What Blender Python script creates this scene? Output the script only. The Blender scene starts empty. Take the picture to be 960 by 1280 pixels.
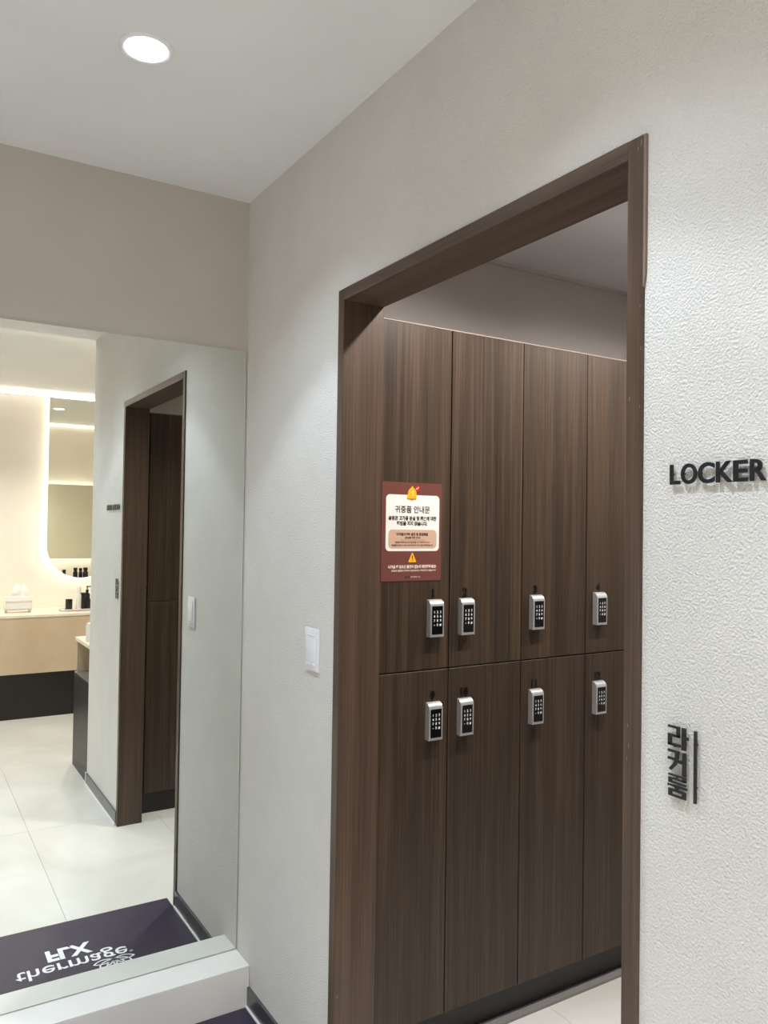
import bpy, bmesh, math, random
from mathutils import Matrix, Vector
random.seed(7)
sc = bpy.context.scene
COL = sc.collection

# ------------------------------------------------------------------ camera
FPX = 988.53
YAW, PITCH, ROLL = 0.5536061, 0.0190666, 0.0143575
CAM = Vector((-0.9721305, 0.0, 1.5))
cy, sy, cp, sp = math.cos(YAW), math.sin(YAW), math.cos(PITCH), math.sin(PITCH)
fwd = Vector((sy * cp, cy * cp, sp))
rgt = Vector((cy, -sy, 0.0))
upv = rgt.cross(fwd)
r2 = rgt * math.cos(ROLL) + upv * math.sin(ROLL)
u2 = -rgt * math.sin(ROLL) + upv * math.cos(ROLL)
cam_data = bpy.data.cameras.new('camera')
cam = bpy.data.objects.new('camera', cam_data)
COL.objects.link(cam)
cam_data.sensor_fit = 'VERTICAL'
cam_data.sensor_height = 32.0
cam_data.lens = FPX / 1280.0 * 32.0
cam_data.clip_start = 0.02
M = Matrix((r2, u2, -fwd)).transposed().to_4x4()
M.translation = CAM
cam.matrix_world = M
sc.camera = cam

# ------------------------------------------------------------------ colour, world, lamps
sc.view_settings.view_transform = 'Standard'
sc.view_settings.look = 'None'
sc.view_settings.gamma = 1.0
sc.view_settings.use_curve_mapping = False
sc.view_settings.exposure = -0.05
sc.cycles.use_denoising = True
sc.cycles.max_bounces = 14
sc.cycles.diffuse_bounces = 6
sc.cycles.glossy_bounces = 6
sc.cycles.sample_clamp_indirect = 6.0
world = bpy.data.worlds.new('world')
world.use_nodes = True
world.node_tree.nodes['Background'].inputs[0].default_value = (0.75, 0.72, 0.68, 1)
world.node_tree.nodes['Background'].inputs[1].default_value = 0.0
sc.world = world

ZC = 2.5617          # corridor ceiling
ZV = 2.585           # vanity room ceiling (2 cm higher, the step hides a light strip)
Y0 = 2.43874         # mirror surface
WALL_T = 0.108       # door wall thickness
YE = 0.09            # end of the door wall
YB = -2.20           # back wall of the vanity room


def spot(name, x, y, z, power, color, size_deg, blend=0.6, rad=0.035):
    l = bpy.data.lights.new(name, 'SPOT')
    l.energy = power
    l.color = color
    l.spot_size = math.radians(size_deg)
    l.spot_blend = blend
    l.shadow_soft_size = rad
    o = bpy.data.objects.new(name, l)
    o.location = (x, y, z)
    COL.objects.link(o)
    return o


COOL = (0.745, 0.865, 1.0)
DOWNLIGHTS = [(-0.518, 1.772), (-0.50, 0.85), (-0.54, -0.07)]
for i, (x, y) in enumerate(DOWNLIGHTS):
    spot('downlight_and_fill_beam', x, y, ZC - 0.012, (31, 32, 24)[i], COOL, 118, 0.75)
    spot('downlight_core', x, y, ZC - 0.012, (30, 27, 8)[i], COOL, 85, 0.25)
HALL_FILL = [(-1.60, 1.772), (-1.60, 0.85), (-2.60, 1.772), (-2.60, 0.85), (-1.60, -0.07), (-2.60, -0.07)]   # added fill lamps in the unseen hall on the left, for more bounce light
for x, y in HALL_FILL:
    spot('downlight_and_fill_beam', x, y, ZC - 0.012, 62, COOL, 92, 0.6)
for x in (0.50, 1.50):                                                                # locker room
    o_ = spot('downlight_and_fill_beam', x, 1.30, ZC - 0.012, 118, (1.0, 0.96, 0.91), 130, 0.7)
    o_.rotation_euler = (math.radians(20), 0, 0)     # lamp swivelled towards the far lockers
for x in (0.335, -0.80, -2.0):                                                        # vanity room
    spot('downlight_and_fill_beam', x, -1.17, ZV - 0.012, 100, (1.0, 0.955, 0.89), 130, 0.7)


# ------------------------------------------------------------------ helpers: materials
def lin(c):
    c = c / 255.0
    return c / 12.92 if c <= 0.04045 else ((c + 0.055) / 1.055) ** 2.4


def rgb(r, g, b):
    return (lin(r), lin(g), lin(b), 1.0)


def mat(name, color, rough=0.5, metal=0.0, spec=0.5):
    m = bpy.data.materials.new(name)
    m.use_nodes = True
    b = m.node_tree.nodes['Principled BSDF']
    b.inputs['Base Color'].default_value = color
    b.inputs['Roughness'].default_value = rough
    b.inputs['Metallic'].default_value = metal
    b.inputs['Specular IOR Level'].default_value = spec
    return m


def nd(m, kind, **kw):
    n = m.node_tree.nodes.new(kind)
    for k, v in kw.items():
        setattr(n, k, v)
    return n


def ramp(m, stops):
    n = nd(m, 'ShaderNodeValToRGB')
    e = n.color_ramp.elements
    while len(e) < len(stops):
        e.new(0.5)
    for k, (p, c) in enumerate(stops):
        e[k].position = p
        e[k].color = c
    return n


def speckle(name, color, color2, scale, rough, bump=0.0, dist=0.001, spec=0.5, metal=0.0, bscale=None, detail=3.0):
    """plain surface with a slight two-tone variation and fine relief"""
    m = mat(name, color, rough, metal, spec)
    L = m.node_tree.links
    b = m.node_tree.nodes['Principled BSDF']
    g = nd(m, 'ShaderNodeNewGeometry')
    n = nd(m, 'ShaderNodeTexNoise')
    n.inputs['Scale'].default_value = scale
    n.inputs['Detail'].default_value = detail
    L.new(g.outputs['Position'], n.inputs['Vector'])
    r = ramp(m, [(0.3, color), (0.7, color2)])
    L.new(n.outputs['Fac'], r.inputs[0])
    L.new(r.outputs[0], b.inputs['Base Color'])
    if bump:
        n2 = nd(m, 'ShaderNodeTexNoise')
        n2.inputs['Scale'].default_value = bscale or scale
        n2.inputs['Detail'].default_value = 2.5
        n2.inputs['Roughness'].default_value = 0.55
        L.new(g.outputs['Position'], n2.inputs['Vector'])
        bp = nd(m, 'ShaderNodeBump')
        bp.inputs['Strength'].default_value = bump
        bp.inputs['Distance'].default_value = dist
        L.new(n2.outputs['Fac'], bp.inputs['Height'])
        L.new(bp.outputs[0], b.inputs['Normal'])
    return m


def wood(name, axis='Z', dark=(39, 30, 24), mid=(61, 48, 37), light=(85, 67, 52), rough=0.42):
    """dark walnut laminate, fine streaks along one axis"""
    m = mat(name, rgb(*mid), rough, 0.0, 0.4)
    L = m.node_tree.links
    b = m.node_tree.nodes['Principled BSDF']
    tc = nd(m, 'ShaderNodeTexCoord')
    oi = nd(m, 'ShaderNodeObjectInfo')
    mul = nd(m, 'ShaderNodeVectorMath', operation='SCALE')
    mul.inputs[0].default_value = (13.0, 7.0, 29.0)
    L.new(oi.outputs['Random'], mul.inputs['Scale'])
    add = nd(m, 'ShaderNodeVectorMath', operation='ADD')
    L.new(tc.outputs['Object'], add.inputs[0])
    L.new(mul.outputs[0], add.inputs[1])

    def streak(across, along, detail, distort=0.0):
        s = {'X': (along, across, across), 'Y': (across, along, across), 'Z': (across, across, along)}[axis]
        mp = nd(m, 'ShaderNodeMapping')
        mp.inputs['Scale'].default_value = s
        L.new(add.outputs[0], mp.inputs['Vector'])
        n = nd(m, 'ShaderNodeTexNoise')
        n.inputs['Scale'].default_value = 1.0
        n.inputs['Detail'].default_value = detail
        n.inputs['Roughness'].default_value = 0.6
        n.inputs['Distortion'].default_value = distort
        L.new(mp.outputs[0], n.inputs['Vector'])
        return n
    fine = streak(210.0, 2.6, 3.0)
    broad = streak(26.0, 0.55, 2.0, 0.35)
    mx = nd(m, 'ShaderNodeMix', data_type='FLOAT')
    mx.inputs[0].default_value = 0.42
    L.new(fine.outputs['Fac'], mx.inputs[2])
    L.new(broad.outputs['Fac'], mx.inputs[3])
    r = ramp(m, [(0.32, rgb(*dark)), (0.50, rgb(*mid)), (0.69, rgb(*light))])
    L.new(mx.outputs[0], r.inputs[0])
    L.new(r.outputs[0], b.inputs['Base Color'])
    bp = nd(m, 'ShaderNodeBump')
    bp.inputs['Strength'].default_value = 0.12
    bp.inputs['Distance'].default_value = 0.0006
    L.new(fine.outputs['Fac'], bp.inputs['Height'])
    L.new(bp.outputs[0], b.inputs['Normal'])
    return m


def emit(name, color, strength):
    m = bpy.data.materials.new(name)
    m.use_nodes = True
    nt = m.node_tree
    nt.nodes.clear()
    e = nt.nodes.new('ShaderNodeEmission')
    e.inputs[0].default_value = color
    e.inputs[1].default_value = strength
    o = nt.nodes.new('ShaderNodeOutputMaterial')
    nt.links.new(e.outputs[0], o.inputs[0])
    return m


def marble(name, c1, c2, rough, scale=2.2):
    m = mat(name, c1, rough)
    L = m.node_tree.links
    b = m.node_tree.nodes['Principled BSDF']
    g = nd(m, 'ShaderNodeNewGeometry')
    n = nd(m, 'ShaderNodeTexNoise')
    n.inputs['Scale'].default_value = scale
    n.inputs['Detail'].default_value = 6.0
    n.inputs['Distortion'].default_value = 0.8
    L.new(g.outputs['Position'], n.inputs['Vector'])
    r = ramp(m, [(0.35, c1), (0.65, c2)])
    L.new(n.outputs['Fac'], r.inputs[0])
    L.new(r.outputs[0], b.inputs['Base Color'])
    return m


PAINT = speckle('wallpaper_textured', rgb(220, 217, 212), rgb(225, 222, 217), 6, 0.75, 1.0, 0.0042, 0.25, bscale=260)
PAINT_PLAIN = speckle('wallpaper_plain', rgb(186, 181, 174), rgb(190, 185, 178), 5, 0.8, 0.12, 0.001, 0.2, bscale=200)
PAINT_CREAM = speckle('wallpaper_cream', rgb(238, 229, 218), rgb(241, 233, 223), 5, 0.8, 0.0, spec=0.2)
PAINT_GREY = speckle('wallpaper_taupe', rgb(200, 192, 188), rgb(204, 196, 192), 5, 0.8, 0.0, spec=0.2)
CEIL = speckle('ceiling_paint', rgb(228, 227, 226), rgb(232, 231, 230), 4, 0.85, 0.0, spec=0.15)
WOOD = wood('walnut_laminate', 'Z')
WOOD_H = wood('walnut_laminate_across', 'Y', dark=(66, 53, 45), mid=(86, 70, 60), light=(104, 86, 74))
WOOD_J = wood('walnut_laminate_frame', 'Z', dark=(64, 50, 41), mid=(81, 64, 52), light=(98, 79, 65))
WOOD_DARK = mat('dark_laminate', rgb(28, 23, 22), 0.4)
CARCASS = mat('locker_carcass', rgb(26, 21, 19), 0.6)
EDGE = mat('pale_edge_band', rgb(140, 129, 118), 0.6)
TILE = marble('cream_stone_tile', rgb(194, 191, 184), rgb(210, 208, 203), 0.32, 1.9)
GROUT = mat('grout', rgb(190, 184, 174), 0.8)
METAL_B = speckle('grey_metal_skirting', rgb(112, 112, 116), rgb(120, 120, 124), 30, 0.28, 0.0, metal=0.85)
STRIP = mat('grey_strip', rgb(132, 129, 126), 0.45, 0.15)
CAULK = mat('white_caulk', rgb(232, 230, 226), 0.5)
LEDGE = marble('white_stone_ledge', rgb(224, 222, 216), rgb(232, 230, 225), 0.35, 3.0)
MIRROR = mat('mirror_silver', (0.80, 0.825, 0.785, 1), 0.0, 1.0)
MIRROR_B = mat('vanity_mirror_silver', (0.88, 0.90, 0.83, 1), 0.0, 1.0)
GLASS_EDGE = mat('polished_glass_edge', rgb(196, 200, 186), 0.15)
BLACK = mat('black_acrylic', rgb(30, 30, 33), 0.35)
DIGIT = mat('black_numeral', rgb(14, 12, 12), 0.35)
SILVER = mat('satin_silver', rgb(202, 202, 202), 0.3, 0.6)
KEYPAD = mat('black_keypad', rgb(10, 10, 12), 0.16)
KEYINK = mat('white_key_print', rgb(225, 228, 230), 0.4)
WHITE_PL = mat('white_plastic', rgb(232, 232, 236), 0.3)
MATV = speckle('purple_vinyl_mat', rgb(46, 37, 57), rgb(51, 41, 61), 14, 0.5, 0.2, 0.0006, bscale=420)
PRINT_W = mat('white_print', rgb(236, 234, 238), 0.55)
CHIP = mat('chipped_edge', rgb(128, 112, 100), 0.7)
STONE_TOP = mat('cream_counter_top', rgb(238, 228, 210), 0.22)
STONE_APRON = marble('beige_marble_apron', rgb(202, 179, 152), rgb(214, 194, 168), 0.3, 3.0)
GREY_TOP = mat('grey_gloss_top', rgb(120, 116, 112), 0.2)
LED_W = emit('led_warm', (1.0, 0.95, 0.87, 1), 34.0)
LED_HALO = emit('led_halo', (1.0, 0.94, 0.84, 1), 30.0)
LAMP = emit('lamp_disc', (1.0, 0.99, 0.96, 1), 16.0)
WHITE_PAPER = mat('white_paper', rgb(244, 242, 238), 0.8)
GLOSS_BLACK = mat('black_bottle_plastic', rgb(22, 20, 22), 0.25)
GLOSS_WHITE = mat('white_bottle_plastic', rgb(238, 232, 226), 0.3)


# ------------------------------------------------------------------ helpers: geometry
def box(bm, x0, x1, y0, y1, z0, z1):
    v = [bm.verts.new((x, y, z)) for x in (x0, x1) for y in (y0, y1) for z in (z0, z1)]
    for f in ((0, 1, 3, 2), (4, 6, 7, 5), (0, 4, 5, 1), (2, 3, 7, 6), (0, 2, 6, 4), (1, 5, 7, 3)):
        bm.faces.new([v[i] for i in f])
    return bm


def bx(*a, bevel=0.0, seg=2):
    bm = bmesh.new()
    box(bm, *a)
    if bevel:
        bmesh.ops.bevel(bm, geom=bm.edges[:], offset=bevel, segments=seg, affect='EDGES', profile=0.6)
    return bm


def lathe(profile, n=28, cx=0.0, cy_=0.0):
    """profile: (radius, z) pairs, closed with caps where radius is 0"""
    bm = bmesh.new()
    rings = []
    for r, z in profile:
        if r < 1e-6:
            rings.append([bm.verts.new((cx, cy_, z))])
        else:
            rings.append([bm.verts.new((cx + r * math.cos(2 * math.pi * k / n), cy_ + r * math.sin(2 * math.pi * k / n), z)) for k in range(n)])
    for a, b in zip(rings, rings[1:]):
        for k in range(n):
            k2 = (k + 1) % n
            if len(a) == 1 and len(b) == 1:
                continue
            if len(a) == 1:
                bm.faces.new((a[0], b[k], b[k2]))
            elif len(b) == 1:
                bm.faces.new((a[k], b[0], a[k2]))
            else:
                bm.faces.new((a[k], b[k], b[k2], a[k2]))
    bmesh.ops.recalc_face_normals(bm, faces=bm.faces[:])
    return bm


def prism(pts, d0, d1, mtx):
    """polygon in local (u, v) extruded along w, placed by mtx"""
    bm = bmesh.new()
    a = [bm.verts.new(mtx @ Vector((u, v, d0))) for u, v in pts]
    b = [bm.verts.new(mtx @ Vector((u, v, d1))) for u, v in pts]
    n = len(pts)
    bm.faces.new(b)
    bm.faces.new(a[::-1])
    for k in range(n):
        bm.faces.new((a[k], a[(k + 1) % n], b[(k + 1) % n], b[k]))
    bmesh.ops.recalc_face_normals(bm, faces=bm.faces[:])
    return bm


def join(*bms):
    out = bmesh.new()
    for b in bms:
        me = bpy.data.meshes.new('tmp')
        b.to_mesh(me)
        b.free()
        out.from_mesh(me)
        bpy.data.meshes.remove(me)
    return out


def rrect(w, h, r, n=6):
    pts = []
    for cx, cy_, a0 in ((w / 2 - r, h / 2 - r, 0), (-w / 2 + r, h / 2 - r, 90), (-w / 2 + r, -h / 2 + r, 180), (w / 2 - r, -h / 2 + r, 270)):
        for k in range(n + 1):
            a = math.radians(a0 + 90 * k / n)
            pts.append((cx + r * math.cos(a), cy_ + r * math.sin(a)))
    return pts


def put(name, bm, m, parent=None, smooth=False, label=None):
    me = bpy.data.meshes.new(name)
    if isinstance(bm, bpy.types.Mesh):
        me = bm
    else:
        bm.to_mesh(me)
        bm.free()
    me.materials.clear()
    me.materials.append(m)
    if smooth:
        for p in me.polygons:
            p.use_smooth = True
        try:
            me.set_sharp_from_angle(angle=math.radians(38))
        except Exception:
            pass
    o = bpy.data.objects.new(name, me)
    COL.objects.link(o)
    if parent:
        o.parent = parent
    if label:
        o['label'] = label
    return o


def thing(name, label, cat, loc=(0, 0, 0), group=None, kind=None):
    o = bpy.data.objects.new(name, None)
    o.empty_display_size = 0.05
    COL.objects.link(o)
    o.location = loc
    if label:
        o['label'] = label
    if cat:
        o['category'] = cat
    if group:
        o['group'] = group
    if kind:
        o['kind'] = kind
    return o


def struct(name, bm, m, parent=None):
    o = put(name, bm, m, parent)
    if not parent:
        o['kind'] = 'structure'
    return o


_fc = bpy.data.curves.new('lettering', 'FONT')
_fo = bpy.data.objects.new('lettering', _fc)
COL.objects.link(_fo)


def text_mesh(body, size, extrude=0.0, offset=0.0, align='LEFT', spacing=1.0, sx=1.0):
    """flat or raised lettering as a mesh in local (x, y, z)"""
    _fc.body = body
    _fc.size = size
    _fc.extrude = extrude
    _fc.offset = offset
    _fc.align_x = align
    _fc.space_character = spacing
    _fc.resolution_u = 4
    _fo.update_tag()
    dg = bpy.context.evaluated_depsgraph_get()
    dg.update()
    me = bpy.data.meshes.new_from_object(_fo.evaluated_get(dg))
    if sx != 1.0:
        me.transform(Matrix.Diagonal((sx, 1, 1, 1)))
    return me


def placed(me, mtx):
    me.transform(mtx)
    return me


def frame(org, ux, uy):
    """matrix with local x along ux, local y along uy, at org"""
    ux = Vector(ux).normalized()
    uy = Vector(uy).normalized()
    uz = ux.cross(uy)
    m = Matrix((ux, uy, uz)).transposed().to_4x4()
    m.translation = Vector(org)
    return m


def on_door_wall(y, z, x=0.0):      # reads left to right for someone facing +X
    return frame((x, y, z), (0, -1, 0), (0, 0, 1))


def on_front(x, z, y=0.0):          # reads for someone facing +Y
    return frame((x, y, z), (1, 0, 0), (0, 0, 1))


# ------------------------------------------------------------------ the setting
XL, XR = -3.30, 2.40
YF = Y0 + 0.006       # plaster behind the mirror
T = 0.12

# floor: slab plus single tiles
fl = struct('floor', bx(XL - T, XR + T, YB - T, YF + T, -0.10, -0.004), GROUT)
S, G = 0.60, 0.0014
tile_me = None
xs = -0.389 - 5 * S
while xs < XR:
    ys = 0.70 - 6 * S
    while ys < YF:
        a0, a1, b0, b1 = max(xs, XL) + G / 2, min(xs + S, XR) - G / 2, max(ys, YB) + G / 2, min(ys + 2 * S, YF) - G / 2
        if a1 - a0 > 0.02 and b1 - b0 > 0.02:
            put('tile', bx(a0, a1, b0, b1, -0.006, 0.0), TILE, fl)
        ys += 2 * S
    xs += S

FY0, FY1, FZ = 0.8197, 1.8021, 2.1104    # outer edges of the door frame
fw, JD, PR = 0.030, 0.1143, 0.006
# door wall with its opening
b = bx(0, WALL_T, FY1 - 0.012, YF, 0, ZC)
box(b, 0, WALL_T, YE, FY0 + 0.012, 0, ZC)
box(b, 0, WALL_T, FY0 + 0.012, FY1 - 0.012, FZ - 0.012, ZC)
struct('wall_right', b, PAINT)
struct('wall_front', bx(XL - T, XR + T, YF, YF + T, 0, ZC), PAINT_PLAIN)
struct('wall_left', bx(XL - T, XL, YB, YF, 0, ZV), PAINT_PLAIN)
struct('wall_back', bx(XL - T, XR + T, YB - T, YB, 0, ZV), PAINT_CREAM)
struct('wall_vanity_side', bx(XR, XR + T, YB, YF, 0, ZV), PAINT_CREAM)
struct('wall_vanity_front', bx(WALL_T, XR, YE, YE + 0.045, 0, ZC), PAINT_CREAM)
struct('wall_locker_end', bx(2.0, 2.06, YE + 0.045, YF, 0, ZC), PAINT_GREY)
struct('wall_locker_back', bx(WALL_T, 2.0, YF - 0.012, YF - 0.0005, 0, ZC), PAINT_GREY)
b = bx(XL - T, XR + T, YE, YF + T, ZC, ZC + 0.12)
struct('ceiling', b, CEIL)
struct('ceiling_vanity', bx(XL - T, XR + T, YB - T, YE, ZV, ZV + 0.1), CEIL)
# thin moulding under the locker room ceiling
struct('trim_1', bx(WALL_T, 2.0, YF - 0.028, YF - 0.012, ZC - 0.014, ZC), PAINT_GREY)

# white stone step under the big mirror
struct('trim_2', bx(XL, -0.001, Y0 - 0.109, YF, 0.0, 0.1285, bevel=0.0025), LEDGE)

# skirting on the door wall, with its white bead on the floor
struct('baseboard_right', bx(-0.009, 0, FY1 + 0.001, Y0 - 0.110, 0.008, 0.064, bevel=0.001), METAL_B)
struct('baseboard_near', bx(-0.009, 0, YE + 0.012, FY0 - 0.001, 0.008, 0.064, bevel=0.001), METAL_B)
b = bx(-0.014, 0, FY1 + 0.001, Y0 - 0.110, 0.0, 0.008)
box(b, -0.014, 0, YE + 0.012, FY0 - 0.001, 0.0, 0.008)
struct('trim_3', b, CAULK)
struct('trim_4', bx(-0.010, 0.0, YE, YE + 0.012, 0.0, 0.066), CAULK)

# door frame
df = thing('door_1', None, None, (0, 0, 0), kind='structure')
put('jamb', bx(-PR, JD, FY1 - fw, FY1, 0.0, FZ, bevel=0.0012), WOOD_J, df)
put('jamb', bx(-PR, JD, FY0, FY0 + fw, 0.0, FZ, bevel=0.0012), WOOD_J, df)
put('door_head', bx(-PR - 0.0005, JD, FY0 + fw, FY1 - fw, FZ - fw, FZ, bevel=0.0012), WOOD_H, df)
# ragged outer strip of the near jamb: torn laminate down to z 1.87
q = [(0.0, 0.0), (0.0045, 0.0), (0.0045, -0.19), (0.0038, -0.215), (0.0015, -0.232), (0.0, -0.236)]
put('edge_strip', prism(q, 0.0, PR * 0.85, frame((0, FY0, FZ), (0, -1, 0), (0, 0, 1))), CHIP, df)
for k, (yy, zz, s) in enumerate(((FY0 + 0.004, FZ - 0.012, 1.0), (FY0 + 0.010, FZ - 0.020, .8), (FY0 + 0.004, 1.845, .5),
                                 (FY0 + 0.002, 1.78, .5), (FY0 + 0.023, 1.705, .7), (FY0 + 0.003, 1.69, .5),
                                 (FY0 + 0.021, 1.20, .5), (FY0 + 0.019, 1.17, .6), (FY0 + 0.022, 1.15, .5))):
    w, h = 0.0012 * s, 0.006 * s
    put('chip', prism([(-w, -h), (w * .6, -h * .4), (w, h * .5), (0, h), (-w * .7, h * .3)], 0, 0.0004,
                      frame((-PR, yy, zz), (0, -1, 0), (0, 0, 1))), CHIP, df)
put('chip', prism([(-.0012, -.004), (.001, -.002), (.0012, .003), (-.0008, .004)], 0, 0.0004,
                  frame((0.004, FY1 - fw, 0.31), (1, 0, 0), (0, 0, 1))), CHIP, df)

# ------------------------------------------------------------------ big wall mirror
mr = thing('wall_mirror', 'large frameless wall mirror standing on the white ledge, reflecting the corridor', 'mirror', (-0.75, Y0, 0.1315))
put('mirror_glass', bx(-1.20, 0.7435, 0.0, 0.005, 0, 1.9365), MIRROR, mr)
put('polished_edge', bx(0.7435, 0.7460, -0.0006, 0.005, 0, 1.9365), GLASS_EDGE, mr)
put('top_edge', bx(-1.20, 0.7460, -0.0004, 0.005, 1.9365, 1.9385), GLASS_EDGE, mr)

# ------------------------------------------------------------------ light fittings
ring = [(0.0, -0.001), (0.047, -0.001), (0.050, -0.003), (0.054, -0.0035), (0.0585, -0.002), (0.060, 0.0), (0.060, 0.002), (0.0, 0.002)]
disc = [(0.0, -0.0022), (0.046, -0.0022), (0.046, -0.0005), (0.0, -0.0005)]


def downlight(x, y, z, label):
    t = thing('downlight', label, 'ceiling light', (x, y, z - 0.0021), 'recessed round downlights')
    put('trim_ring', lathe(ring, 36), WHITE_PL, t, True)
    put('lamp_lens', lathe(disc, 36), LAMP, t)


downlight(-0.518, 1.772, ZC, 'round recessed downlight, glowing white, in the corridor ceiling in front of the big mirror')
downlight(-0.50, 0.85, ZC, 'round recessed corridor downlight above the near end of the doorway')
downlight(-0.54, -0.07, ZV, 'round recessed downlight just past the end of the sign wall')
downlight(0.50, 1.30, ZC, 'round recessed downlight in the locker room near its doorway')
downlight(1.50, 1.30, ZC, 'round recessed downlight deep inside the locker room')
downlight(0.335, -1.17, ZV, 'round recessed downlight over the middle of the vanity room')
downlight(-0.80, -1.17, ZV, 'round recessed downlight at the corridor side of the vanity room')

t = thing('light_strip', 'glowing warm light strip along the ceiling edge above the rounded vanity mirror', 'light strip', (0.4, YB, ZV - 0.03))
put('diffuser', bx(-3.68, 1.98, 0.0, 0.012, -0.007, 0.007), LED_W, t)
put('channel', bx(-3.68, 1.98, 0.0, 0.006, -0.012, 0.012), WHITE_PL, t)
t = thing('light_strip', 'warm light strip tucked into the ceiling step at the vanity room entrance', 'light strip', (0.4, YE, ZC + 0.012))
put('diffuser', bx(-3.68, 1.98, -0.006, 0.0, -0.007, 0.007), LED_W, t)

# ------------------------------------------------------------------ lockers
YL = 1.857
XE = [0.117, 0.403, 0.680, 0.957, 1.234, 1.511, 1.788]
ZLB, ZLM, ZLT = 0.103, 1.0945, 2.080
GAP = 0.0020


def lock_profile(w, h, d):
    """keypad lock body: box whose top front corner is a quarter curve; origin at back bottom centre, front is -Y"""
    pts = [(0, 0), (-d, 0), (-d, h - 0.021)]
    for k in range(1, 8):
        a = math.radians(90 * k / 7)
        pts.append((-d + (d - 0.001) * (1 - math.cos(a)), h - 0.021 + 0.021 * math.sin(a)))
    pts.append((0, h))
    return pts


KEYS = ['123', '456', '789', '*0#']
_keys_me = []
for r_, row in enumerate(KEYS):
    for c_, ch in enumerate(row):
        me = text_mesh(ch, 0.0098, 0.0, 0.0003, 'CENTER')
        me.transform(Matrix.Translation((0.0106 * (c_ - 1), 0.0680 - 0.0120 * r_ + (-0.003 if ch == '*' else 0), 0)))
        _keys_me.append(me)
kb = bmesh.new()
for me in _keys_me:
    kb.from_mesh(me)
keys_mesh = bpy.data.meshes.new('key_print')
bmesh.ops.triangulate(kb, faces=kb.faces[:])
kb.to_mesh(keys_mesh)
kb.free()
keys_mesh.transform(frame((0, -0.0208, 0.0), (1, 0, 0), (0, 0, 1)))
keys_mesh.materials.append(KEYINK)

LW, LH, LD = 0.047, 0.106, 0.020
lp = prism(lock_profile(LW, LH, LD), -LW / 2, LW / 2, Matrix(((0, 0, 1, 0), (1, 0, 0, 0), (0, 1, 0, 0), (0, 0, 0, 1))))
bmesh.ops.bevel(lp, geom=[e for e in lp.edges if e.calc_length() > 0.03 and abs(e.verts[0].co.y + LD) < 1e-5], offset=0.0012, segments=2, affect='EDGES')
lock_mesh = bpy.data.meshes.new('lock_body')
lp.to_mesh(lock_mesh)
lp.free()
lock_mesh.materials.append(SILVER)
for p in lock_mesh.polygons:
    p.use_smooth = True
try:
    lock_mesh.set_sharp_from_angle(angle=math.radians(38))
except Exception:
    pass
pp = prism(rrect(0.0375, 0.080, 0.0015, 3), 0, 0.0006, frame((0, -LD, 0.0480), (1, 0, 0), (0, 0, 1)))
panel_mesh = bpy.data.meshes.new('key_panel')
pp.to_mesh(panel_mesh)
pp.free()
panel_mesh.materials.append(KEYPAD)
keys_mesh.transform(Matrix.Translation((0, 0, 0)))


def locker(x0, x1, z0, z1, facing, label, group, number=None, lock_dx=0.0, lock_z=None, top=False):
    """one locker: carcass, door, numeral, keypad lock with key panel and printed keys"""
    w = x1 - x0
    s = 1 if facing < 0 else -1
    yl = YL if facing < 0 else 0.738
    t = thing('locker', label, 'locker', ((x0 + x1) / 2, yl, z0), group)
    hw, h = w / 2, z1 - z0
    Y = lambda a, b: (a, b) if s > 0 else (-b, -a)
    put('carcass', bx(-hw + 0.0004, hw - 0.0004, *Y(0.0195, 0.56), 0.0004, h - 0.0004), CARCASS, t)
    d = put('door', bx(-hw + GAP, hw - GAP, *Y(0.0, 0.019), GAP, h - GAP - (0.002 if top else 0), bevel=0.0008, seg=1), WOOD, t)
    if top:
        put('top_edge', bx(-hw + 0.0004, hw - 0.0004, *Y(0.0, 0.019), h - 0.0030, h - 0.0004), EDGE, t, label='thin pale edge along the top')
    if lock_z is not None:
        k = bpy.data.objects.new('keypad_lock', lock_mesh)
        k.location = (lock_dx, 0, lock_z - z0)
        if s < 0:
            k.rotation_euler = (0, 0, math.pi)
        COL.objects.link(k)
        k.parent = t
        for nm, me in (('key_panel', panel_mesh), ('key_print', keys_mesh)):
            c = bpy.data.objects.new(nm, me)
            COL.objects.link(c)
            c.parent = k
        if number:
            me = text_mesh(number, 0.033, 0.001, 0.0013, 'CENTER', 0.98)
            me.transform(on_front(lock_dx - (0.003 if number == '1' else 0), lock_z - z0 + LH + 0.006, -0.001))
            put('numeral', me, DIGIT, t)
    return t


GA = 'walnut lockers facing the doorway'
upper_desc = ['with the red-brown notice, beside the left jamb', 'second from the left jamb, right of the notice',
              'third from the left jamb', 'narrowest in view, next to the right jamb', 'fifth in its row, behind the right jamb', 'sixth in its row, deepest in the room']
lower_desc = ['beside the left jamb, under the noticed locker', 'second from the left jamb',
              'third from the left jamb', 'narrowest in view, next to the right jamb', 'fifth in its row, behind the right jamb', 'sixth in its row, deepest in the room']
LCX = [0.347, 0.459, 0.735, 1.013, 1.290, 1.566]
for k in range(6):
    x0, x1 = XE[k], XE[k + 1]
    dx = LCX[k] - (x0 + x1) / 2
    locker(x0, x1, ZLM, ZLT, -1, 'upper walnut locker numbered %d, %s' % (k + 1, upper_desc[k]), GA, str(k + 1), dx, 1.189, True)
    locker(x0, x1, ZLB, ZLM, -1, 'lower dark walnut locker numbered %d, %s' % (k + 9, lower_desc[k]), GA, str(k + 9), dx, 0.897)
GB = 'walnut lockers on the near side of the locker room'
ordw = ['first', 'second', 'third', 'fourth']
XN = [0.150, 0.427, 0.704, 0.981, 1.258]
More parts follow.
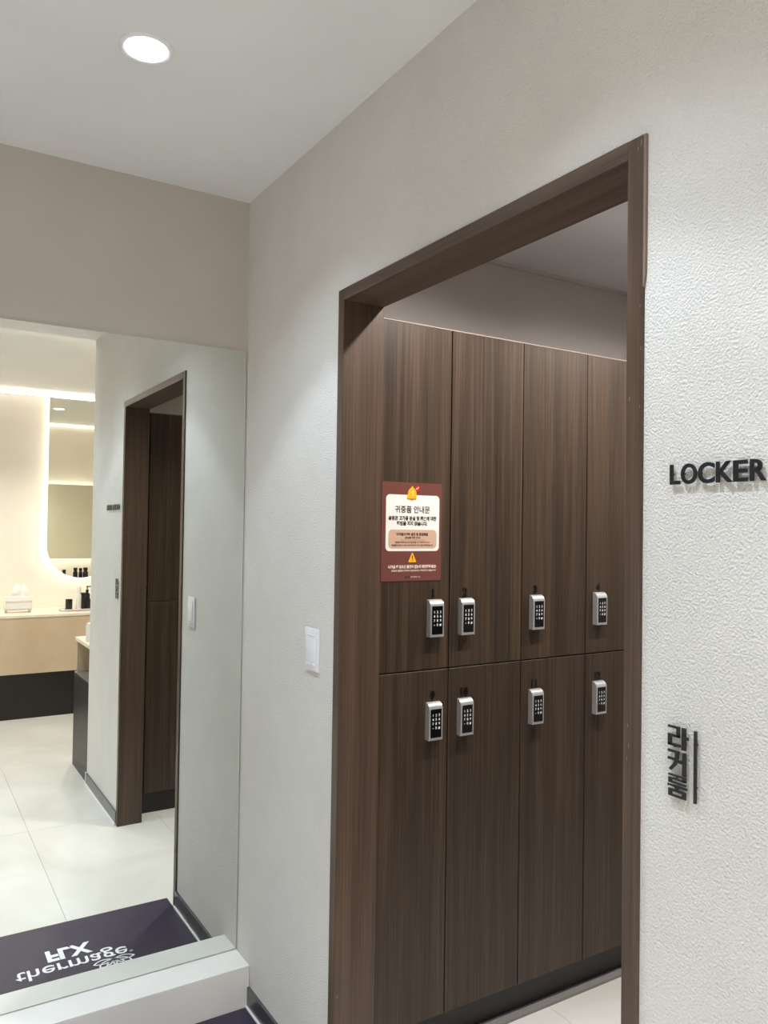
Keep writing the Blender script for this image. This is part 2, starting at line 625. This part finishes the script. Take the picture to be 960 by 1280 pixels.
for k in range(4):
    x0, x1 = XN[k], XN[k + 1]
    dx = (x1 - x0) / 2 - 0.057
    locker(x0, x1, ZLM, ZLT, 1, 'upper walnut locker on the opposite near side, %s from the doorway' % ordw[k], GB, None, dx, 1.189, True)
    locker(x0, x1, ZLB, ZLM, 1, 'lower walnut locker on the opposite near side, %s from the doorway' % ordw[k], GB, None, dx, 0.897)

t = thing('plinth', 'dark recessed plinth with a flat grey metal strip under the far lockers', 'plinth', (0.117, YL, 0))
put('kick_board', bx(0, 1.671, 0.030, 0.048, 0, 0.1026), WOOD_DARK, t)
put('floor_strip', bx(0, 1.671, -0.002, 0.034, 0, 0.010, bevel=0.001), STRIP, t)
t = thing('plinth', 'dark recessed plinth under the near-side lockers seen only in the mirror', 'plinth', (0.150, 0.738, 0))
put('kick_board', bx(0, 1.108, -0.030, -0.012, 0, 0.1026), WOOD_DARK, t)

# ------------------------------------------------------------------ notice on locker 1
RB = mat('notice_red_brown', rgb(112, 68, 61), 0.3)
CARD = mat('notice_white', rgb(236, 234, 228), 0.35)
TAN = mat('notice_tan', rgb(206, 170, 146), 0.35)
INK = mat('notice_ink', rgb(58, 46, 46), 0.5)
GOLD = mat('notice_gold', rgb(238, 176, 40), 0.4)
GOLD2 = mat('notice_amber', rgb(206, 122, 24), 0.4)
REDP = mat('notice_red', rgb(196, 40, 36), 0.4)
PINKW = mat('notice_pale_print', rgb(240, 220, 210), 0.5)
NW, NH = 0.203, 0.277
nt = thing('notice', 'red-brown printed notice with a white card and yellow bell, stuck on locker 1', 'notice', (0.2685, YL - 0.0002, 1.488))
put('sheet', prism([(-NW / 2, -NH / 2), (NW / 2, -NH / 2), (NW / 2, NH / 2), (-NW / 2, NH / 2)], 0, 0.0012, on_front(0, 0)), RB, nt)


def flat(name, pts, lvl, m, dx=0.0, dz=0.0):
    return put(name, prism(pts, 0.0012 + 0.0002 * lvl - 0.0001, 0.0012 + 0.0002 * lvl + 0.0001, on_front(dx, dz)), m, nt)


def note(name, body, size, z, m, lvl=4, off=0.0002, dx=0.0, sx=1.0, width=None):
    me = text_mesh(body, size, 0.0, off, 'CENTER')
    if width:
        xsv = [v.co.x for v in me.vertices]
        me.transform(Matrix.Diagonal((width / (max(xsv) - min(xsv)), 1, 1, 1)))
    me.transform(on_front(dx, z, -0.0012 - 0.0002 * lvl))
    return put(name, me, m, nt)


flat('white_card', rrect(0.181, 0.158, 0.012), 1, CARD, 0.003, 0.0245)
flat('tan_box', rrect(0.163, 0.053, 0.012), 2, TAN, 0.003, -0.021)
note('heading', '귀중품 안내문', 0.0215, 0.0545, INK, off=0.00035, dx=0.001, width=0.118)
note('text_line', '본원은 고가품 분실 및 훼손에 대한', 0.0128, 0.0330, INK, off=0.0005, dx=0.002, width=0.162)
note('text_line', '책임을 지지 않습니다.', 0.0128, 0.0185, INK, off=0.0005, dx=0.0, width=0.104)
note('text_line', '디지털도어락 설정 및 잠금방법', 0.0090, -0.0105, INK, off=0.00035, dx=0.001, width=0.106)
note('text_line', '(분실물 관련 안내)', 0.0068, -0.0192, INK, off=0.0002, dx=0.002, width=0.052)
flat('rule', [(-.042, -.0003), (.042, -.0003), (.042, .0003), (-.042, .0003)], 3, INK, 0.003, -0.0235)
note('text_line', '잠금을 해제하실 때 비밀번호를 꼭 기억하여 주시고', 0.0062, -0.0320, INK, off=0.0001, dx=0.002, width=0.116)
note('text_line', '귀중품은 반드시 데스크에 문의하신 후 보관 부탁드립니다.', 0.0062, -0.0405, INK, off=0.0001, dx=0.002, width=0.142)
note('text_line', '나가실 때 잊으신 물건이 없는지 확인해주세요!', 0.0100, -0.1020, PINKW, lvl=2, off=0.0004, dx=0.003, width=0.162)
note('text_line', '분실된 물품에 대하여 본원에서는 책임지지 않습니다', 0.0058, -0.1115, PINKW, lvl=2, off=0.0001, dx=0.008, width=0.150)
for dx in (-0.019, -0.009):
    flat('dot', [(0.003 * math.cos(a), 0.0035 * math.sin(a)) for a in [k * math.pi / 5 for k in range(10)]], 2, INK, dx, -0.1275)
note('text_line', '안내데스크', 0.0058, -0.1295, PINKW, lvl=2, off=0.0, dx=0.013, width=0.032)
# bell with a red tick badge
bell = [(-0.019, -0.016), (-0.016, -0.008), (-0.0135, 0.004), (-0.009, 0.011), (-0.003, 0.014), (-0.003, 0.018), (0.003, 0.018), (0.003, 0.014),
        (0.009, 0.011), (0.0135, 0.004), (0.0145, -0.008), (0.014, -0.016)]
flat('bell', bell, 3, GOLD, -0.001, 0.110)
flat('bell_rim', [(-0.019, -0.0165), (0.015, -0.0165), (0.012, -0.0195), (0.004, -0.0195), (0.0, -0.0225), (-0.005, -0.0195), (-0.016, -0.0185)], 4, GOLD2, -0.001, 0.110)
flat('bell_shine', [(-0.002, -0.010), (0.003, -0.010), (0.002, 0.006), (0.0, 0.008), (-0.003, 0.004)], 4, mat('notice_shine', rgb(255, 216, 90), 0.4), 0.001, 0.110)
flat('badge', [(0.008 * math.cos(a), 0.0085 * math.sin(a)) for a in [k * math.pi / 9 for k in range(18)]], 4, REDP, 0.016, 0.1225)
flat('tick', [(-0.0045, 0.0), (-0.0015, -0.0035), (0.005, 0.0035), (0.0036, 0.0048), (-0.0015, -0.0008), (-0.0034, 0.0014)], 5, CARD, 0.016, 0.1225)
flat('warning_triangle', [(-0.0135, -0.0115), (-0.0115, -0.0135), (0.0115, -0.0135), (0.0135, -0.0115), (0.0012, 0.013), (-0.0012, 0.013)], 2, GOLD, 0.002, -0.0725)
put('exclamation_mark', join(prism([(-.0010, -.004), (.0010, -.004), (.0017, .006), (-.0017, .006)], .0017, .0019, on_front(0.002, -0.0735)),
                             prism([(-.0012, -.0085), (.0012, -.0085), (.0012, -.006), (-.0012, -.006)], .0017, .0019, on_front(0.002, -0.0735))), INK, nt)

# ------------------------------------------------------------------ light switch
sw = thing('light_switch', 'white rocker light switch on the wall left of the doorway', 'switch', (0, 1.927, 1.1665))
put('cover_plate', join(bx(-0.007, 0, -0.0395, 0.0395, -0.057, 0.057, bevel=0.003)), WHITE_PL, sw, True)
put('rocker', bx(-0.0095, -0.006, -0.0225, 0.0225, -0.034, 0.034, bevel=0.0012), WHITE_PL, sw, True)
put('rocker_lip', bx(-0.012, -0.006, -0.0225, 0.0225, -0.042, -0.036, bevel=0.001), WHITE_PL, sw)
put('rocker_lip', bx(-0.009, -0.006, -0.0225, 0.0225, 0.036, 0.040, bevel=0.001), WHITE_PL, sw)

# ------------------------------------------------------------------ raised signs on the door wall
SG0, SG1 = 0.0045, 0.0070     # standoff and face
sg = thing('wall_sign', 'raised black letters reading LOCKER ROOM on the white wall right of the doorway', 'sign', (0, 0.766, 1.569))
pos = {0: 0.0, 1: 0.0190, 2: 0.0475, 3: 0.0765, 4: 0.1030, 5: 0.1275, 6: 0.1660, 7: 0.1920, 8: 0.2215, 9: 0.2510}
wid = {'L': 0.0175, 'O': 0.0265, 'C': 0.0265, 'K': 0.0255, 'E': 0.0215, 'R': 0.0235, 'M': 0.030}
for k, ch in enumerate('LOCKERROOM'):
    me = text_mesh(ch, 0.0400, (SG1 - SG0) / 2, 0.0009)
    xs_ = [v.co.x for v in me.vertices]
    me.transform(Matrix.Translation((-min(xs_), 0, 0)))
    me.transform(Matrix.Diagonal((wid[ch] / (max(xs_) - min(xs_)), 1, 1, 1)))
    me.transform(on_door_wall(-pos[k], 0.0, -(SG0 + SG1) / 2))
    put('letter', me, BLACK, sg)
    put('standoff', bx(-SG0, 0, -pos[k] - 0.0035, -pos[k] - 0.0015, 0.013, 0.0155), BLACK, sg)

hs = thing('wall_sign', 'raised black Korean syllables set vertically beside a thin black bar on the white wall', 'sign', (0, 0.766, 1.2185))
UX, VX = 0.0335 / 245.0, 0.1015 / 865.0


def stroke(*pts):
    return prism([((x - 215) * UX, -v * VX) for x, v in pts], SG0, SG1, on_door_wall(0, 0))


def rect(x0, x1, v0, v1):
    return stroke((x0, v1), (x1, v1), (x1, v0), (x0, v0))


put('syllable', join(rect(215, 362, 0, 29), rect(322, 362, 28, 133), rect(215, 362, 104, 134), rect(215, 260, 133, 245), rect(215, 372, 216, 246),
                     rect(388, 437, 0, 272), rect(436, 465, 102, 138)), BLACK, hs)
put('syllable', join(rect(215, 352, 298, 328), rect(215, 318, 393, 422),
                     stroke((308, 327), (352, 327), (346, 400), (318, 480), (258, 552), (228, 536), (280, 470), (306, 400)),
                     rect(398, 441, 303, 586), rect(344, 399, 408, 444)), BLACK, hs)
put('syllable', join(rect(225, 441, 595, 617), rect(400, 441, 616, 655), rect(225, 441, 638, 658), rect(225, 268, 657, 700), rect(225, 441, 682, 704),
                     rect(215, 456, 722, 746), rect(310, 350, 745, 772),
                     rect(225, 441, 775, 803), rect(225, 441, 840, 865), rect(225, 268, 802, 841), rect(398, 441, 802, 841)), BLACK, hs)
put('bar', prism([(0.0440, -0.1015), (0.0485, -0.1015), (0.0485, 0.0), (0.0440, 0.0)], SG0, SG1, on_door_wall(0, 0)), BLACK, hs)
for u, v in ((0.010, -0.030), (0.012, -0.0475), (0.012, -0.0755), (0.0455, -0.02), (0.0455, -0.08)):
    put('standoff', bx(-SG0, 0, -u - 0.001, -u + 0.001, v - 0.001, v + 0.001), BLACK, hs)

# ------------------------------------------------------------------ mat with printed logo
MZ = 0.0030
mt = thing('floor_mat', 'dark purple vinyl floor mat with white printed logo at the foot of the mirror ledge', 'mat', (-0.60, 2.02, 0))
put('mat_sheet', bx(-0.90, 0.588, 1.712 - 2.02, 2.3285 - 2.02, 0, MZ, bevel=0.001), MATV, mt)


def mat_text(name, body, x0, x1, y0, size, off, ysc=1.0):
    me = text_mesh(body, size, 0.0, off)
    xv = [v.co.x for v in me.vertices]
    me.transform(Matrix.Translation((-min(xv), 0, 0)))
    me.transform(Matrix.Diagonal(((x1 - x0) / (max(xv) - min(xv)), ysc, 1, 1)))
    me.transform(Matrix.Translation((x0 + 0.60, y0 - 2.02, MZ + 0.0004)))
    return put(name, me, PRINT_W, mt)


mat_text('lettering', 'thermage', -0.604, -0.244, 1.998, 0.098, 0.0006)
mat_text('lettering', 'FLX', -0.496, -0.348, 1.905, 0.102, 0.0042, 1.0)
mat_text('registered_mark', '®', -0.240, -0.228, 2.034, 0.016, 0.0)
pet = []
for a in (-80, -50, -18, 18, 50, 80):
    a = math.radians(a)
    ln, wd = 0.062, 0.016
    outer, inner = [], []
    for k in range(13):
        s = k / 12.0
        for lst, ww, l0, l1 in ((outer, wd, 0.0, ln), (inner, wd - 0.0050, 0.008, ln - 0.007)):
            lst.append((l0 + (l1 - l0) * s, ww * math.sin(math.pi * s) ** 0.8))
    bm = bmesh.new()

    def P(l, w):
        return bm.verts.new((-0.299 + 0.60 + 1.15 * (l * math.sin(a) + w * math.cos(a)), 2.062 - 2.02 + l * math.cos(a) - w * math.sin(a), MZ + 0.0004))
    for sgn in (1, -1):
        vo = [P(l, sgn * w) for l, w in outer]
        vi = [P(l, sgn * w) for l, w in inner]
        for k in range(12):
            f = (vo[k], vo[k + 1], vi[k + 1], vi[k])
            try:
                bm.faces.new(f if sgn < 0 else f[::-1])
            except ValueError:
                pass
    pet.append(bm)
put('flower_logo', join(*pet), PRINT_W, mt)

# ------------------------------------------------------------------ vanity room (seen in the mirror)
CT = 0.789


def vanity_far():
    t = thing('vanity_counter', 'long beige marble vanity counter on a dark base below the rounded mirror', 'counter', (0.4, YB + 0.003, 0))
    d = -1.708 - YB
    put('counter_top', bx(-3.69, 1.99, 0.0, d, CT - 0.022, CT, bevel=0.003), STONE_TOP, t)
    put('apron', bx(-3.69, 1.99, 0.0, d - 0.004, 0.340, CT - 0.022), STONE_APRON, t)
    put('base_cabinet', bx(-3.69, 1.99, 0.0, d - 0.006, 0.0, 0.340), WOOD_DARK, t)


vanity_far()
struct('trim_5', bx(XL, XR, YB, YB + 0.012, CT + 0.0005, CT + 0.018), STONE_TOP)
t = thing('vanity_counter', 'short open-ended vanity counter on a dark cabinet behind the end of the white wall', 'counter', (0.0, YE - 0.003, 0))
put('counter_top', bx(0.002, 2.36, -0.43, 0.0, CT - 0.022, CT, bevel=0.002), STONE_TOP, t)
put('apron', bx(0.012, 2.36, -0.428, -0.410, 0.575, CT - 0.022), STONE_APRON, t)
put('base_cabinet', bx(0.0, 2.36, -0.43, 0.0, 0.0, 0.568), WOOD_DARK, t)
put('cabinet_top', bx(0.0, 2.36, -0.43, 0.0, 0.568, 0.575), GREY_TOP, t)

# rounded, back-lit mirror on the far wall
t = thing('vanity_mirror', 'tall back-lit vanity mirror with a rounded bottom, hanging over the far beige counter', 'mirror', (0.375, YB, 1.31))
R_ = 0.275
arc = [(R_ * math.cos(math.radians(a)), R_ * math.sin(math.radians(a))) for a in range(180, 361, 6)]
topz = ZV - 0.045 - 1.31
outl = [(-R_, topz)] + arc + [(R_, topz)]
inl = [(-R_ + 0.03, topz)] + [((R_ - 0.03) / R_ * x, (R_ - 0.03) / R_ * y) for x, y in arc] + [(R_ - 0.03, topz)]
MB_ = frame((0, 0, 0), (-1, 0, 0), (0, 0, 1))   # faces +Y
put('mirror_glass', prism(outl, 0.030, 0.035, MB_), MIRROR_B, t)
bm = prism(inl, 0.004, 0.028, MB_)
bmesh.ops.delete(bm, geom=[f for f in bm.faces if len(f.verts) > 4], context='FACES_ONLY')
put('halo_light', bm, LED_HALO, t)
# rectangular back-lit mirror on the opposite wall
t = thing('vanity_mirror', 'back-lit rectangular vanity mirror above the open-ended counter, seen reflected in the rounded mirror', 'mirror', (0.615, YE, 1.51))
W2, H2 = 0.36, 0.41
MA_ = frame((0, 0, 0), (1, 0, 0), (0, 0, 1))    # faces -Y
put('mirror_glass', prism([(-W2, -H2), (W2, -H2), (W2, H2), (-W2, H2)], 0.030, 0.035, MA_), MIRROR_B, t)
bm = prism([(-W2 + .03, -H2 + .03), (W2 - .03, -H2 + .03), (W2 - .03, H2 - .03), (-W2 + .03, H2 - .03)], 0.004, 0.028, MA_)
bm.faces.ensure_lookup_table()
bmesh.ops.delete(bm, geom=[f for f in bm.faces if abs(f.normal.y) > 0.9], context='FACES_ONLY')
put('halo_light', bm, LED_HALO, t)

# tissue box in its white holder
t = thing('tissue_box', 'white tissue box in a white metal holder on the far beige counter', 'tissue box', (-0.135, -1.93, CT))
put('box', bx(-0.100, 0.100, -0.055, 0.055, 0.028, 0.125, bevel=0.006), GLOSS_WHITE, t, True)
b = bx(-0.095, 0.095, 0.0555, 0.060, 0.030, 0.040)
box(b, -0.095, 0.095, 0.0555, 0.060, 0.090, 0.100)
box(b, -0.095, -0.085, 0.0555, 0.060, 0.040, 0.090)
box(b, 0.085, 0.095, 0.0555, 0.060, 0.040, 0.090)
put('holder_frame', b, WHITE_PL, t)
b = bx(-0.098, 0.098, -0.050, 0.056, 0.022, 0.028)
for sx in (-1, 1):
    for s2 in (-1, 1):
        box(b, sx * 0.085 - 0.004, sx * 0.085 + 0.004, s2 * 0.046 - 0.004, s2 * 0.046 + 0.004, 0.0, 0.022)
put('stand', b, SILVER, t)
bm = bmesh.new()
rings = []
for k in range(7):
    s = k / 6.0
    ring_ = []
    for j in range(22):
        a = 2 * math.pi * j / 22
        w = (0.050 + 0.022 * math.sin(s * 3.1)) * (1 - 0.45 * s) * (1 + 0.28 * math.sin(3 * a + 2.5 * s) + 0.16 * math.sin(7 * a - 3 * s))
        ring_.append(bm.verts.new((w * math.cos(a) + 0.01 * s, 0.55 * w * math.sin(a), 0.124 + 0.088 * s + 0.012 * math.sin(3 * a + 1.3) * s)))
    rings.append(ring_)
for a_, b_ in zip(rings, rings[1:]):
    for j in range(22):
        bm.faces.new((a_[j], a_[(j + 1) % 22], b_[(j + 1) % 22], b_[j]))
bm.faces.new(rings[-1])
put('tissue', bm, WHITE_PAPER, t, True)

# tray, cup and bottles on the far counter
t = thing('tray', 'white shallow tray under the black cup and bottles on the far counter', 'tray', (0.345, -1.93, CT))
bm = prism(rrect(0.34, 0.15, 0.02), 0.0, 0.005, Matrix.Identity(4))
put('tray_floor', bm, GLOSS_WHITE, t)
o_ = rrect(0.34, 0.15, 0.02)
i_ = rrect(0.33, 0.14, 0.016)
bm = bmesh.new()
va = [[bm.verts.new((x, y, z)) for x, y in pts] for pts, z in ((o_, 0.0), (o_, 0.014), (i_, 0.014), (i_, 0.005))]
for A, B in zip(va, va[1:]):
    for k in range(len(A)):
        bm.faces.new((A[k], A[(k + 1) % len(A)], B[(k + 1) % len(A)], B[k]))
put('tray_rim', bm, GLOSS_WHITE, t)

TZ = CT + 0.005
t = thing('cup', 'short black cup standing alone left of the bottles on the white tray', 'cup', (0.243, -1.93, TZ))
put('body', lathe([(0, 0), (0.026, 0), (0.027, 0.004), (0.027, 0.082), (0.025, 0.084), (0.024, 0.080), (0.023, 0.010), (0, 0.008)]), GLOSS_BLACK, t, True)
put('foot', lathe([(0, 0.0), (0.033, 0.0), (0.033, 0.003), (0.027, 0.005), (0, 0.005)]), GLOSS_BLACK, t, True)


def bottle(x, y, z, r, h, neck, cap_h, m, capm, label, group=None, pump=False, tilt=0.0, bands=False):
    t = thing('bottle', label, 'bottle', (x, y, z), group)
    put('body', lathe([(0, 0), (r * .92, 0), (r, 0.004), (r, h * .86), (r * .9, h * .93), (neck, h * .97), (neck, h), (0, h)]), m, t, True)
    put('cap', lathe([(0, h), (neck * 1.35, h), (neck * 1.35, h + cap_h), (0, h + cap_h)]), capm, t, True)
    if pump:
        b = bx(-0.004, 0.004, -0.004, 0.004, h + cap_h, h + cap_h + 0.022)
        box(b, -0.008, 0.034, -0.006, 0.006, h + cap_h + 0.022, h + cap_h + 0.031)
        put('pump', b, capm, t)
    if bands:
        for zz in (0.25, 0.52):
            put('band', lathe([(r + .0006, h * zz), (r + .0012, h * zz), (r + .0012, h * (zz + .03)), (r + .0006, h * (zz + .03))]), WHITE_PL, t, True)
    t.rotation_euler = (0, tilt, 0)
    return t


GC = 'toiletries on the far counter'
bottle(0.318, -1.93, TZ, 0.022, 0.135, 0.012, 0.050, GLOSS_WHITE, GLOSS_WHITE, 'slim white bottle with a tall white cap beside the black bottles', GC, bands=True)
bottle(0.352, -1.925, TZ, 0.020, 0.105, 0.016, 0.030, GLOSS_BLACK, GLOSS_BLACK, 'straight black bottle between the white bottle and the pump bottle', GC)
bottle(0.388, -1.955, TZ, 0.022, 0.135, 0.009, 0.020, GLOSS_BLACK, GLOSS_BLACK, 'tallest black bottle with a pump on the white tray', GC, True)
bottle(0.396, -1.885, TZ, 0.026, 0.070, 0.018, 0.016, GLOSS_BLACK, GLOSS_BLACK, 'squat black bottle in front of the pump bottle', GC)

GD = 'black bottles on the open-ended counter'
for k, (x, h, r) in enumerate(((0.60, 0.17, 0.022), (0.715, 0.19, 0.024), (0.77, 0.185, 0.020), (0.82, 0.19, 0.028), (0.93, 0.18, 0.026))):
    bottle(x, YE - 0.17 - 0.01 * (k % 2), CT, r, h, r * 0.62, 0.03, GLOSS_BLACK, GLOSS_BLACK,
           'black bottle on the open-ended counter below the rectangular mirror, %s from its open end' % ('first', 'second', 'third', 'fourth', 'fifth')[k], GD)
t = thing('soap_dispenser', 'white rounded soap dispenser on the open-ended counter at the white wall end', 'soap dispenser', (0.055, -0.11, CT))
put('body', lathe([(0, 0), (0.034, 0), (0.037, 0.006), (0.037, 0.085), (0.032, 0.104), (0.018, 0.112), (0, 0.113)]), GLOSS_WHITE, t, True)
put('spout', bx(-0.006, 0.006, -0.050, 0.0, 0.098, 0.107, bevel=0.002), GLOSS_WHITE, t)

bpy.data.objects.remove(_fo)
